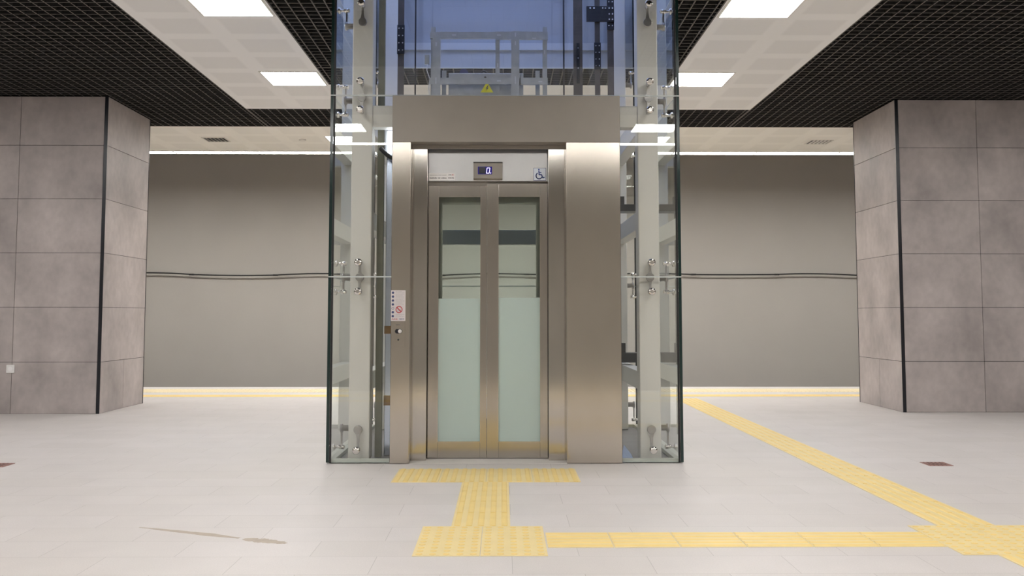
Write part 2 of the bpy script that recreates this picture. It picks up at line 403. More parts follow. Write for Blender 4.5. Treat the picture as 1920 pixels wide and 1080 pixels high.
# lining of the lift opening and the daylit hall above it
bm = B()
for a in ((HX0-T, HX0, HY0-T, HY1+T), (HX1, HX1+T, HY0-T, HY1+T), (HX0, HX1, HY0-T, HY0), (HX0, HX1, HY1, HY1+T)): box(bm, *a, HC, 3.76); box(bm, *a, 3.76, 4.25)
box(bm, HX0, HX1, HY1-.025, HY1, 3.69, 3.76)
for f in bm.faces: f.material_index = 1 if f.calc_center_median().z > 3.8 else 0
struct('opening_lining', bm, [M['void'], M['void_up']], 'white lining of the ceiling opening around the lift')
bm = B()
for a in ((-4.2, HX0-T, 4.6, 12.2), (HX1+T, 4.2, 4.6, 12.2), (HX0-T, HX1+T, 4.6, HY0-T), (HX0-T, HX1+T, HY1+T, 12.2)): box(bm, *a, 4.25, 4.33)
struct('upper_floor', bm, M['void'], 'floor of the upper hall')
bm = B()
for a in ((-4.3, -4.2, 4.6, 12.2), (4.2, 4.3, 4.6, 12.2), (-4.3, 4.3, 4.5, 4.6), (-4.3, 4.3, 12.2, 12.3)): box(bm, *a, 4.25, 8.5)
struct('upper_wall', bm, M['void'], 'pale walls of the upper hall seen above the lift')

# ================================================================ LIGHTS OF THE STATION, WITH UNSEEN ONES ADDED
def make_ceiling_light():
    t = thing('ceiling_light', (0, 0, 0), 'square white ceiling light', 'ceiling light')
    bm = B(); h = .297; w = .018
    for a in ((-h, h, -h, -h+w), (-h, h, h-w, h), (-h, -h+w, -h+w, h-w), (h-w, h, -h+w, h-w)): box(bm, *a, -.006, 0, bev=.001)
    obj('frame', bm, M['lampwhite'], t)
    boxo('diffuser', (-h+w, h-w, -h+w, h-w, -.004, -.0005), M['panel_light'], t)
    return t
light_proto = make_ceiling_light()
spots = []
for y in (9.934, 7.534, 5.134):
    spots += [(-2.166, y), (2.055, y)]
spots += [(-2.155, 13.45), (2.01, 13.45), (-2.10, 1.72), (1.98, 1.72), (-6.0, 8.134), (6.1, 8.134), (-6.0, 5.734), (6.1, 5.734), (-6.3, 1.72), (6.3, 1.72), (-6.6, 6.934), (6.7, 6.934)]  # outermost ones are unseen, added to brighten the pillar fronts
LL = {(-2.166, 9.934): 'square ceiling light in white band left of lift, far one beside black grid',
      (2.055, 9.934): 'square ceiling light in white band right of lift, far one behind glass corner',
      (-2.166, 7.534): 'large bright square ceiling light cut by the top edge, left of lift',
      (2.055, 7.534): 'large bright square ceiling light cut by the top edge, right of lift',
      (-2.155, 13.45): 'square light in cream ceiling strip, seen at left glass edge of lift',
      (2.01, 13.45): 'square light in cream ceiling strip, seen through right glass of lift'}
used = False
for x, y in spots:
    o = light_proto if not used else copy_tree(light_proto); used = True
    o.location = (x, y, HC)
    if (x, y) in LL: o['label'] = LL[(x, y)]; o['group'] = 'square ceiling lights around the lift'
    else: o['label'] = 'square ceiling light on the viewer\'s side, out of view'; o['group'] = 'square ceiling lights out of view'
ORD = ['first', 'second', 'third', 'fourth', 'fifth', 'sixth', 'seventh', 'eighth', 'ninth', 'tenth', 'eleventh', 'twelfth', 'thirteenth', 'fourteenth',
       'fifteenth', 'sixteenth', 'seventeenth', 'eighteenth', 'nineteenth', 'twentieth', 'twenty-first', 'twenty-second', 'twenty-third', 'twenty-fourth',
       'twenty-fifth', 'twenty-sixth', 'twenty-seventh', 'twenty-eighth', 'twenty-ninth', 'thirtieth', 'thirty-first', 'thirty-second', 'thirty-third', 'thirty-fourth', 'thirty-fifth', 'thirty-sixth', 'thirty-seventh', 'thirty-eighth', 'thirty-ninth', 'fortieth']
# linear lamps end to end along both ceiling edges
PITCH_L = 1.2467
def make_strip():
    t = thing('linear_lamp', (0, 0, 0), 'white linear lamp', 'linear lamp')
    bm = B(); h = PITCH_L/2-.004
    for q in ((-h, h, -.105, -.096), (-h, h, .096, .105), (-h, -h+.006, -.096, .096), (h-.006, h, -.096, .096)): box(bm, *q, -.010, 0)
    box(bm, -h, h, .105, .115, -.012, .03)
    obj('housing', bm, M['lampwhite'], t)
    boxo('diffuser', (-h+.006, h-.006, -.096, .096, -.006, -.0005), M['strip_light'], t)
    return t
strip = make_strip(); x = -4.926-PITCH_L*3.5; used = False; k = 0
xs = []
while x+PITCH_L/2 < PX: xs.append(x); x += PITCH_L
for far in (True, False):
    for k, x in enumerate(xs):
        o = strip if not used else copy_tree(strip); used = True
        o.location = (x, 14.485 if far else .555, HC)
        if not far: o.rotation_euler = (0, 0, PI)
        if far:
            px = x/14.5
            if -.366 < px < -.17 or .185 < px < .37:
                side = 'left' if px < 0 else 'right'
                n = [q for q in xs if (-.366 < q/14.5 < -.17 if px < 0 else .185 < q/14.5 < .37)].index(x)
                pos = ORD[n]
                o['label'] = f'white linear lamp above taupe wall, {pos} from left on the {side} of the lift'
            elif abs(px) <= .19: o['label'] = f'white linear lamp at ceiling edge directly behind the lift, {ORD[[q for q in xs if -.17 <= q/14.5 <= .185].index(x)]} from left'
            else: o['label'] = 'white linear lamp at ceiling edge hidden behind the ' + ('left' if px < 0 else 'right') + ' pillar'
            o['group'] = 'linear lamps along the far platform edge'
        else:
            o['label'] = 'white linear lamp along the near platform edge, out of view'; o['group'] = 'linear lamps out of view'

# ================================================================ CEILING DIFFUSERS, WALL CABLE, FLOOR DRAINS, SOCKET
def make_vent():
    t = thing('ceiling_vent', (0, 0, 0), 'air vent', 'air vent')
    bm = B(); h = .16
    for a in ((-h, h, -h, -h+.015), (-h, h, h-.015, h), (-h, -h+.015, -h+.015, h-.015), (h-.015, h, -h+.015, h-.015)): box(bm, *a, -.008, 0)
    obj('frame', bm, M['lampwhite'], t)
    boxo('backing', (-h+.015, h-.015, -h+.015, h-.015, -.002, -.0005), M['black'], t)
    for k in range(5):
        x = -.104+k*.052; bm = B()
        prism(bm, [(x-.004, -.002), (x+.002, -.002), (x+.012, -.014), (x+.006, -.014)], 'y', -h+.015, h-.015); obj('slat', bm, M['lampwhite'], t)
    return t
v = make_vent(); v.location = (-4.0, 13.43, HC); v['label'] = 'air vent in cream ceiling strip left of the lift'; v['group'] = 'ceiling air vents'
v2 = copy_tree(v); v2.location = (4.46, 13.55, HC); v2['label'] = 'air vent in cream ceiling strip beside the right pillar'
bm = B(); lathe(bm, [(.05, 0), (.05, -.012), (.03, -.022)], 20, 'z', (-2.80, 13.44, HC))
tag(obj('smoke_detector', bm, M['lampwhite'], at=(-2.80, 13.44, HC)), 'small round detector on cream ceiling strip left of lift', 'detector')

# cable on the far wall
bm = B(); ZC, YC = 1.806, WALL_F-.105
clips = [x for x in [-5.60+1.506*k for k in range(-2, 9)] if abs(x) < PX]
pts = []
x = -9.4
while x < 9.4:
    f = ((x+5.60)/1.506) % 1
    sag = .022*(4*f*(1-f))*(1 if math.floor((x+5.60)/1.506) % 2 else -.4) + .006*math.sin(x*1.7)
    pts.append((x, YC, ZC+sag+.008*math.sin(x*.6))); x += .1
t = thing('wall_cable', (0, YC, ZC), 'thin black cable clipped along the taupe wall', 'cable')
tube(bm, pts, .0135, 6); obj('cable', bm, M['cable'], t)
for x in clips:
    bm = B(); z = min(pts, key=lambda p: abs(p[0]-x))[2]
    box(bm, x-.045, x+.045, YC-.016, YC+.016, z-.016, z+.014, bev=.004); box(bm, x-.012, x+.012, YC+.01, WALL_F, z-.010, z+.006)
    obj('clip', bm, M['cable'], t)

def drain(x, y, rz, label):
    t = thing('floor_drain', (0, 0, 0), label, 'drain', 'floor drains')
    bm = B(); h = .085
    for a in ((-h, h, -h, -h+.010), (-h, h, h-.010, h), (-h, -h+.010, -h+.010, h-.010), (h-.010, h, -h+.010, h-.010)): box(bm, *a, 0, .004)
    obj('frame', bm, M['rust'], t)
    boxo('pit', (-h+.010, h-.010, -h+.010, h-.010, .0003, .0012), M['joint'], t)
    bm = B()
    for k in range(5): x0 = -.062+k*.029; box(bm, x0, x0+.011, -h+.010, h-.010, .001, .0045)
    obj('bars', bm, M['rust'], t)
    t.location = (x, y, 0); t.rotation_euler = (0, 0, rz)
drain(3.125, 7.07, 0, 'small rusty floor drain on the right, below the right pillar')
drain(-3.62, 7.08, 0, 'small brown floor drain cut by the left picture edge')

# ================================================================ PILLARS
ZR = [0, .561, 1.161, 1.761, 2.361, 2.961, 3.512]
def pillar(name_side, s, xc, y0, depth, joints, label):
    """s=+1: pillar to the right, its inner corner at xc; joints = x distances of vertical joints on the front"""
    t = thing('pillar', (xc + s*1.2, y0+depth/2, 0), label, 'pillar', 'stone clad pillars')
    W_ = joints[-1]; e = .0022; th = .012
    X = lambda d: xc + s*d
    bm = B(); a, b = sorted((X(.008), X(W_-.008))); box(bm, a, b, y0+.008, y0+depth-.008, 0, 3.512); obj('core', bm, M['joint'], t)
    bm = B()
    for z0, z1 in zip(ZR, ZR[1:]):
        edges = [.034]+joints[:-1]+[W_-.004]
        for d0, d1 in zip(edges, edges[1:]):
            a, b = sorted((X(d0+e), X(d1-e)))
            box(bm, a, b, y0, y0+th, z0+e, z1-e, bev=.0012); box(bm, a, b, y0+depth-th, y0+depth, z0+e, z1-e, bev=.0012)
        se = [.006, depth-.008] if z0 > .1 else [.006, .66, depth-.008]
        for d0, d1 in zip(se, se[1:]):
            for xx in (X(0), X(W_)):
                a, b = sorted((xx, xx + s*(th if xx == X(0) else -th)))
                box(bm, a, b, y0+d0+e, y0+d1-e, z0+e, z1-e, bev=.0012)
    obj('cladding', bm, M['pillar'], t)
    a, b = sorted((X(-.003), X(.034)))
    bm = B(); box(bm, a, b, y0-.004, y0+.006, 0, 3.512, bev=.0015); tag(obj('corner_trim', bm, M['trim'], t), 'broad black corner strip')
    a, b = sorted((X(-.003), X(.006)))
    bm = B(); box(bm, a, b, y0+depth-.008, y0+depth+.003, 0, 3.512); obj('corner_trim', bm, M['trim'], t)
    a, b = sorted((X(-.001), X(W_)))
    return t
pillar('left', -1, -4.4127, 10.75, 1.29, [.965, 2.165, 2.8], 'grey stone-tiled pillar left of the lift, white socket low on its face')
pillar('right', 1, 4.4377, 10.83, 1.31, [.92, 2.12, 2.8], 'grey stone-tiled pillar right of the lift, by the rusty floor drain')
t = thing('wall_socket', (-5.388, 10.75, .445), 'white square socket plate low on the left pillar', 'socket')
boxo('plate', (-5.432, -5.344, 10.735, 10.75, .445, .533), M['switch'], t, bev=.004)
bm = B(); lathe(bm, [(.024, 10.7335), (.024, 10.7352)], 20, 'y', (-5.388, 0, .489)); obj('insert', bm, M['white'], t)

# ================================================================ TACTILE PAVING
def tile_mesh(kind, w, d):
    """ribs along y ('rib'), ribs along x ('ribx') or studs on a grid ('stud')"""
    bm = B(); e = .0015; h = .006
    box(bm, -w/2+e, w/2-e, -d/2+e, d/2-e, 0, h*.5, bev=.0008)
    if kind == 'stud':
        nx, ny = max(1, round(w/.06)), max(1, round(d/.06))
        for i in range(nx):
            for j in range(ny):
                lathe(bm, [(.0165, h*.45), (.0150, h*.8), (.011, h)], 10, 'z', (-w/2+(i+.5)*w/nx, -d/2+(j+.5)*d/ny, 0), mi=1)
    else:
        n = 5
        for i in range(n):
            if kind == 'rib':
                c = -w/2+(i+.5)*w/n; q = [(c-.017, h*.5), (c+.017, h*.5), (c+.011, h), (c-.011, h)]; prism(bm, q, 'y', -d/2+.006, d/2-.006, mi=1)
            else:
                c = -d/2+(i+.5)*d/n; q = [(c-.017, h*.5), (c+.017, h*.5), (c+.011, h), (c-.011, h)]; prism(bm, q, 'x', -w/2+.006, w/2-.006, mi=1)
    me = bpy.data.meshes.new('tactile_tile'); bm.to_mesh(me); bm.free(); me.materials.append(M['yellow']); me.materials.append(M['rib'])
    return me
def lay(me, x, y, label, group, m=None):
    o = bpy.data.objects.new('tactile_tile', me); C.objects.link(o); o.location = (x, y, 0)
    return tag(o, label, 'tactile tile', group)
s_ = .3045
stud36 = tile_mesh('stud', s_, 2*s_); y_b = 4.410+s_
for i, n in enumerate(('left', 'right')):
    lay(stud36, -.407+s_*(i+.5), y_b, f'studded yellow tactile tile at picture bottom, {n} of the pair', 'studded tiles of the bottom pair')
rib_y = tile_mesh('rib', .302, .3275)
for k in range(4):
    lay(rib_y, -.113, 5.020+.3275*(k+.5), f'ribbed yellow tactile tile in short path to lift, {ORD[k]} from the bottom pair', 'ribbed tiles of the short path')
top_t = tile_mesh('rib', .306, .54)
for i in range(4):
    lay(top_t, -.722+.306*(i+.5), 6.333+.27, f'yellow tactile tile in row before lift door, {ORD[i]} from left', 'tactile tiles before the lift door')
rib_x = tile_mesh('ribx', .3085, .306)
for k in range(6):
    lay(rib_x, .206+.3085*(k+.5), 4.719, f'ribbed yellow tactile tile in strip along picture bottom, {ORD[k]} from left', 'ribbed tiles of the bottom strip')
for i in range(3):
    lay(stud36, 2.058+s_*(i+.5), y_b, f'studded yellow tactile tile of bottom right block, {ORD[i]} from left', 'studded tiles of the bottom right block')
rib_l = tile_mesh('rib', .298, .3045)
for k in range(25):
    lay(rib_l, 2.362, 5.021+.3045*(k+.5), f'ribbed yellow tile in long strip right of lift, {ORD[k]} from bottom right block', 'ribbed tiles of the long strip')
for k in range(1):
    lay(rib_l, 2.362, 4.408-.3045*(k+.5), 'ribbed yellow tactile tile cut by the bottom right picture corner', 'ribbed tiles of the long strip')
far_t = tile_mesh('ribx', .3, .3)
pale = tile_mesh('stud', .6, .6)
pale.materials.clear(); pale.materials.append(M['pale_yellow']); pale.materials.append(M['pale_rib'])
x = -4.95; k = 0
while x < 4.8:
    lay(far_t, x+.15, 12.95+.15, f'yellow tile in thin strip before far platform edge, {ORD[k]} from left pillar', 'tactile tiles before the far platform edge')
    x += .3; k += 1
x = -5.25; k = 0
while x < 5.2:
    lay(pale, x+.3, 13.70+.3, f'pale yellow plate along far platform edge, {ORD[k]} from left pillar', 'pale plates along the far platform edge')
    x += .6; k += 1

for k in range(20):
    lay(far_t, -3.0+.3*(k+.5), 1.94, 'yellow tactile tile near the platform edge on the viewer\'s side, out of view', 'tactile tiles out of view')
for k in range(10):
    lay(pale, -3.0+.6*(k+.5), 1.04, 'pale yellow plate along the platform edge on the viewer\'s side, out of view', 'pale plates out of view')

# ================================================================ GLASS LIFT SHAFT
GX0, GX1, GY0, GY1 = -1.283, 1.312, 7.1365, 9.42
SEAMS = [0.004, 1.353, 2.704, 3.500, 4.85]
PT = .018                                   # pane thickness
shaft = thing('lift_shaft', (0.0145, 8.28, 0), 'tall glass lift shaft with off-white steel columns, middle of platform', 'lift shaft')
def pane(x0, x1, y0, y1, z0, z1, axis):
    """glass sheet with dark polished edges; axis = sheet normal"""
    bm = B(); fs = box(bm, x0, x1, y0, y1, z0, z1)
    for f in fs:
        n = f.normal if f.normal.length else None
        f.normal_update()
        a = max(range(3), key=lambda i: abs(f.normal[i]))
        if a == 2: f.material_index = 2
        elif 'xyz'[a] != axis: f.material_index = 1
    return obj('glass_pane', bm, [M['glass'], M['glass_edge'], M['glass_lit']], shaft)
FX0, FX1 = -.820, .864                      # stainless portal
for z0, z1 in zip(SEAMS, SEAMS[1:]):
    a, b = z0+.004, z1-.004
    for xx in (GX0, GX1-.022): pane(xx, xx+.022, GY0, GY1, a, b, 'x')
    fx0, fx1 = GX0+.036, GX1-.036
    if z1 < 2.75:
        pane(fx0, FX0-.003, GY0, GY0+PT, a, b, 'y'); pane(FX1+.003, fx1, GY0, GY0+PT, a, b, 'y')
    else: pane(fx0, fx1, GY0, GY0+PT, a, b, 'y')
    pane(fx0, fx1, GY1-PT, GY1, a, b, 'y')
for z in SEAMS[1:-1]:
    bm = B(); h = .0042
    for xx in (GX0, GX1-.022): box(bm, xx, xx+.022, GY0, GY1, z-h, z+h)
    if z < 2.0: box(bm, GX0+.022, FX0-.003, GY0, GY0+PT, z-h, z+h); box(bm, FX1+.003, GX1-.022, GY0, GY0+PT, z-h, z+h)
    else: box(bm, GX0+.022, GX1-.022, GY0, GY0+PT, z-h, z+h)
    box(bm, GX0+.022, GX1-.022, GY1-PT, GY1, z-h, z+h)
    obj('seal', bm, M['seal'], shaft)
for x0, x1 in ((GX0+.0225, GX0+.0355), (GX1-.0355, GX1-.0225)):
    for y0, y1 in ((GY0+.003, GY0+PT), (GY1-PT, GY1-.003)):
        bm = B(); box(bm, x0, x1, y0, y1, .004, 4.85); obj('gasket', bm, M['gasket'], shaft)
# steel columns and ring beams
CX0, CX1, CW = -1.064, 1.093, .078
YF0, YF1, YB0, YB1 = 7.255, 7.411, 9.148, 9.304
for cx in (CX0, CX1):
    for y0, y1 in ((YF0, YF1), (YB0, YB1)):
        bm = B(); box(bm, cx-CW, cx+CW, y0, y1, .01, 5.0, bev=.008); obj('column', bm, M['column'], shaft)
for z0, z1 in ((.50, .64), (1.74, 1.88), (2.49, 2.655), (4.45, 4.60)):
    for cx in (CX0, CX1):
        bm = B(); box(bm, cx-.05, cx+.05, YF1, YB0, z0, z1, bev=.004); obj('beam', bm, M['column'], shaft)
    bm = B(); box(bm, CX0+CW, CX1-CW, YB0+.03, YB1-.03, z0, z1, bev=.004)
    if z0 != .50: obj('beam', bm, M['column'], shaft)
    else: bm.free()
    if z0 > 2:
        bm = B(); box(bm, CX0+CW, CX1-CW, YF0+.01, YF1-.03, z0, z1, bev=.004); obj('beam', bm, M['column'], shaft)
# base: pit floor plate and base channel
bm = B()
for a in ((GX0+.03, GX1-.03, 7.43, GY1-.03), (GX0+.03, FX0-.03, GY0+.03, 7.43), (FX1+.03, GX1-.03, GY0+.03, 7.43)): box(bm, *a, .0005, .004)
obj('pit_floor', bm, M['pitfloor'], shaft)
bm = B()
for a in ((GX0+.024, GX0+.062, GY0+.02, GY1-.02), (GX1-.062, GX1-.024, GY0+.02, GY1-.02)): box(bm, *a, .004, .032)
for a in ((GX0+.062, FX0-.004, GY0+.02, GY0+.045), (FX1+.004, GX1-.062, GY0+.02, GY0+.045), (GX0+.062, GX1-.062, GY1-.045, GY1-.02)): box(bm, *a, .004, .032)
obj('base_channel', bm, M['channel'], shaft)
# glass point fittings: local frame, glass outer face at y=0, column face at y=+d
def arm_outline(zb, zm, rb=.014, rm=.030, neck=.0085):
    s = 1 if zm > zb else -1; L_ = abs(zm-zb)
    right = []
    for k in range(9):
        a = -PI/2 + PI/2*k/8; right.append((rb*math.cos(a), rb*math.sin(a)))
    right.append((neck, rb*1.6)); right.append((neck*1.1, L_*.55)); right.append((neck*1.7, L_*.75))
    for k in range(9):
        a = -PI/6 + (PI/2+PI/6)*k/8; right.append((rm*math.cos(a), L_+rm*math.sin(a)))
    left = [(-x, z) for x, z in right[::-1] if x > 1e-5]
    return [(x, zb+s*z) for x, z in right+left]
def bolt_bm(z):
    bm = B()
    lathe(bm, [(.014, -.022), (.023, -.0185), (.0285, -.011), (.0285, -.0005), (.018, 0)], 22, 'y', (0, 0, z))
    lathe(bm, [(.018, .0185), (.024, .021), (.024, .030), (.010, .034), (.010, .060), (.016, .064), (.016, .098), (.008, .104)], 16, 'y', (0, 0, z))
    return bm
def fitting_meshes(bolts, mount, depth):
    bm = B()
    for zb in bolts: prism(bm, arm_outline(zb, mount), 'y', .074, .086)
    lathe(bm, [(.030, .070), (.032, .074), (.032, .088), (.022, .092), (.022, depth)], 20, 'y', (0, 0, mount))
    me = bpy.data.meshes.new('glass_fitting'); bm.to_mesh(me); bm.free(); me.materials.append(M['arm'])
    bl = []
    for zb in bolts:
        b2 = bolt_bm(zb); m2 = bpy.data.meshes.new('bolt'); b2.to_mesh(m2); b2.free(); m2.materials.append(M['bolt']); bl.append(m2)
    return me, bl
levels = [([.093], .233), ([1.246, 1.460], 1.353), ([2.597, 2.811], 2.704), ([3.407], 3.285)]
places = [(CX0, GY0, 0, YF0-GY0), (CX1, GY0, 0, YF0-GY0),
          (GX0, 7.333, -PI/2, CX0-CW-GX0), (GX0, 9.226, -PI/2, CX0-CW-GX0),
          (GX1, 7.333, PI/2, GX1-CX1-CW), (GX1, 9.226, PI/2, GX1-CX1-CW),
          (CX0, GY1, PI, GY1-YB1), (CX1, GY1, PI, GY1-YB1)]
for bolts, mount in levels:
    cache = {}
    for x, y, rz, dep in places:
        key = round(dep, 3)
        if key not in cache: cache[key] = fitting_meshes(bolts, mount, dep)
        me, bl = cache[key]
        f = bpy.data.objects.new('glass_fitting', me); C.objects.link(f); f.parent = shaft
        f.location = Vector((x, y, 0)) - shaft.location; f.rotation_euler = (0, 0, rz)
        for m2 in bl:
            q = bpy.data.objects.new('bolt', m2); C.objects.link(q); q.parent = f

# ================================================================ STAINLESS ENTRANCE
YP = 7.118
ent = thing('lift_entrance', (.02, YP+.1, 0), 'brushed stainless steel lift entrance with double sliding glass doors', 'lift entrance')
ZL, ZH = 2.350, 2.698
bm = B(); box(bm, FX0-.0015, FX1+.0015, YP-.004, 7.25, ZL, ZH, bev=.003); obj('header', bm, M['steel_head'], ent)
bm = B(); box(bm, FX0, -.682, YP, 7.25, .003, ZL, bev=.003); obj('jamb', bm, M['steel_soft'], ent)
bm = B(); box(bm, .464, FX1, YP, 7.25, .003, ZL, bev=.003); tag(obj('jamb', bm, M['steel_soft'], ent), 'wide right-hand side panel')
# inner frame
bm = B(); box(bm, -.700, -.570, 7.262, 7.40, .003, 2.34, bev=.002); obj('inner_jamb', bm, M['steel'], ent)
bm = B(); box(bm, .338, .474, 7.262, 7.40, .003, 2.34, bev=.002); obj('inner_jamb', bm, M['steel'], ent)
bm = B(); box(bm, -.70, .474, 7.252, 7.262, 2.322, 2.349); obj('light_lip', bm, M['steel_head'], ent)
bm = B(); box(bm, -.569, .337, 7.345, 7.385, 2.090, 2.34, bev=.002); obj('lintel', bm, M['steel_lintel'], ent)
bm = B(); box(bm, -.68, .462, 7.12, 7.40, .0005, .003); obj('sill', bm, M['edge_slab'], ent)
bm = B(); box(bm, -.569, .337, 7.40, 7.42, .003, 2.34); box(bm, -.569, .337, 7.375, 7.42, 2.072, 2.09)
bm.free()
boxo('door_track', (-.569, .337, 7.388, 7.402, 2.04, 2.34), M['steel_head'], ent)
def door(x0, x1, gx0, gx1, y, ztop, gz0, gz1, zf, label):
    bm = B(); th = .028
    box(bm, x0, gx0, y, y+th, .008, ztop, bev=.0015); box(bm, gx1, x1, y, y+th, .008, ztop, bev=.0015)
    box(bm, gx0, gx1, y, y+th, .008, gz0, bev=.0015); box(bm, gx0, gx1, y, y+th, gz1, ztop, bev=.0015)
    d = tag(obj('door_panel', bm, M['steel_door'], ent), label)
    bm = B(); w = .005
    box(bm, gx0-w, gx0, y-.0025, y, gz0-w, gz1+w); box(bm, gx1, gx1+w, y-.0025, y, gz0-w, gz1+w)
    box(bm, gx0, gx1, y-.0025, y, gz0-w, gz0); box(bm, gx0, gx1, y-.0025, y, gz1, gz1+w)
    obj('bead', bm, M['steel_soft'], d)
    bm = B(); box(bm, gx0, gx1, y+.010, y+.018, gz0, gz1)
    obj('door_glass', bm, M['glass_door'], d)
    bm = B(); box(bm, gx0, gx1, y+.0085, y+.0098, gz0, zf)
    tag(obj('frosted_film', bm, M['frost'], d), 'frosted lower glass')
    return d
door(-.567, -.124, -.489, -.173, 7.352, 2.056, .130, 1.968, 1.197, 'left sliding door leaf')
door(-.122, .336, -.035, .278, 7.347, 2.072, .130, 1.970, 1.205, 'right sliding door leaf')
# call panel on the left jamb
call = boxo('call_panel', (-.816, -.716, YP-.0025, YP, .838, 1.028), M['steel_soft'], ent, bev=.001)
bm = B(); cap = circle(-.772, .955, .017, 12, PI/2, 3*PI/2) + circle(-.752, .955, .017, 12, -PI/2, PI/2)
prism(bm, cap, 'y', YP-.006, YP-.0025); obj('button_bezel', bm, M['black'], call)
bm = B(); lathe(bm, [(.0145, YP-.0060), (.0140, YP-.0105), (.006, YP-.0125)], 18, 'y', (-.752, 0, .955)); obj('button', bm, M['switch'], call)
bm = B(); lathe(bm, [(.011, YP-.0060), (.010, YP-.0075)], 16, 'y', (-.773, 0, .955)); obj('indicator', bm, M['screen_off'], call)
bm = B(); lathe(bm, [(.007, YP-.0025), (.006, YP-.0050)], 14, 'y', (-.764, 0, .893)); obj('key_switch', bm, M['black'], call)
bm = B(); random.seed(3); xx = -.782
for k in range(6): w = .0035; box(bm, xx, xx+w, YP-.0032, YP-.0025, .999, 1.004); xx += w+.0016
obj('engraving', bm, M['ink'], call)

# floor indicator over the doors
YI = 7.345
ind = thing('floor_indicator', (-.116, YI, 2.098), 'stainless box above the doors with lit blue 0 display', 'floor display')
bm = B(); prism(bm, [(YI, 2.098), (YI-.018, 2.098), (YI-.030, 2.108), (YI-.030, 2.222), (YI-.026, 2.230), (YI, 2.230)], 'x', -.226, -.006)
bmesh.ops.bevel(bm, geom=[e for e in bm.edges], offset=.002, segments=2, affect='EDGES')
obj('housing', bm, M['steel_head'], ind)
bm = B(); box(bm, -.227, -.005, YI-.031, YI, 2.2295, 2.2335); obj('top_lip', bm, M['black'], ind)
YS = YI-.030
scr = boxo('screen', (-.192, -.085, YS-.0012, YS, 2.138, 2.197), M['screen'], ind)
boxo('unlit_field', (-.184, -.134, YS-.0016, YS-.0012, 2.143, 2.193), M['screen_off'], scr)
bm = B()
def sl(x, z): return (x + (z-2.145)*.14, z)
def seg(a, b, w=.0028):
    (x0, z0), (x1, z1) = a, b; d = Vector((x1-x0, z1-z0)).normalized(); n = Vector((-d.y, d.x))*w
    prism(bm, [(x0-n.x, z0-n.y), (x0+n.x, z0+n.y), (x1+n.x, z1+n.y), (x1-n.x, z1-n.y)], 'y', YS-.0022, YS-.0012)
c0, c1, c2, c3 = (-.1285, 2.147), (-.1065, 2.147), (-.1065, 2.187), (-.1285, 2.187)
for a, b in ((c0, c1), (c1, c2), (c2, c3), (c3, c0)):
    seg(sl(*a), sl(*b))
p = [sl(-.099, 2.1445), sl(-.0925, 2.1445), sl(-.0925, 2.152), sl(-.099, 2.152)]
prism(bm, p, 'y', YS-.0022, YS-.0012)
tag(obj('digit', bm, M['digit'], scr), 'lit figure 0 with a dot')
bm = B()
for z in (2.188, 2.179, 2.170): box(bm, -.062, -.030, YS-.0008, YS, z, z+.0016)
obj('marking', bm, M['greyink'], ind)

# wheelchair sign
YL = 7.345
sg = thing('accessibility_sign', (.2785, YL, 2.094), 'pale blue square wheelchair sign at top right of the doors', 'sign')
boxo('plate', (.230, .327, YL-.003, YL, 2.094, 2.192), M['plate'], sg)
bm = B(); w = .003
for a in ((.230, .327, 2.094, 2.094+w), (.230, .327, 2.192-w, 2.192), (.230, .230+w, 2.094, 2.192), (.327-w, .327, 2.094, 2.192)): box(bm, a[0], a[1], YL-.0036, YL-.003, a[2], a[3])
obj('border', bm, M['navy'], sg)
bm = B(); Yq = YL-.0036
def stroke(pts, w):
    for (x0, z0), (x1, z1) in zip(pts, pts[1:]):
        d = Vector((x1-x0, z1-z0)); n = Vector((-d.y, d.x)).normalized()*w
        prism(bm, [(x0-n.x, z0-n.y), (x0+n.x, z0+n.y), (x1+n.x, z1+n.y), (x1-n.x, z1-n.y)], 'y', Yq, YL-.003)
        prism(bm, circle(x1, z1, w, 10), 'y', Yq, YL-.003)
prism(bm, circle(.2715, 2.1795, .0062, 18), 'y', Yq, YL-.003)
stroke([(.2715, 2.171), (.2735, 2.140), (.291, 2.140), (.302, 2.116), (.312, 2.119)], .0044)
stroke([(.2722, 2.157), (.288, 2.157)], .0036)
arc = [(.2735+.0235*math.cos(a), 2.1315+.0235*math.sin(a)) for a in [math.radians(118+ (338-118)*k/24) for k in range(25)]]
stroke(arc, .0040)
obj('wheelchair_symbol', bm, M['blue'], sg)

# contact sticker, top left of the doors
st = thing('contact_sticker', (-.466, YL, 2.093), 'white sticker with grey print at top left of the doors', 'sticker')
boxo('sheet', (-.567, -.366, YL-.002, YL, 2.095, 2.151), M['white'], st)
def scribble(bm, x0, x1, z0, h, seed, gap=.0016, wmin=.003, wmax=.008, y=YL-.0026, y1=YL-.002):
    r = random.Random(seed); x = x0
    while x < x1-wmin:
        w = min(r.uniform(wmin, wmax), x1-x); hh = h*r.uniform(.72, 1); box(bm, x, x+w, y, y1, z0, z0+hh)
        x += w + gap*(1 if r.random() < .75 else 3.5)
bm = B(); scribble(bm, -.559, -.432, 2.1345, .0035, 3, .001, .003, .010); obj('print', bm, M['greyink'], st)
bm = B(); scribble(bm, -.559, -.432, 2.1085, .0115, 8, .0028, .003, .0055); obj('print', bm, M['ink'], st)
bm = B(); text_mesh(bm, 'AK', -.418, 2.1325, YL-.0023, .017, .026); scribble(bm, -.418, -.374, 2.1105, .0085, 5, .001, .004, .008); obj('logo', bm, M['ink'], st)
bm = B(); text_mesh(bm, 'E', -.390, 2.1325, YL-.0023, .017, .014); obj('logo', bm, M['red'], st)

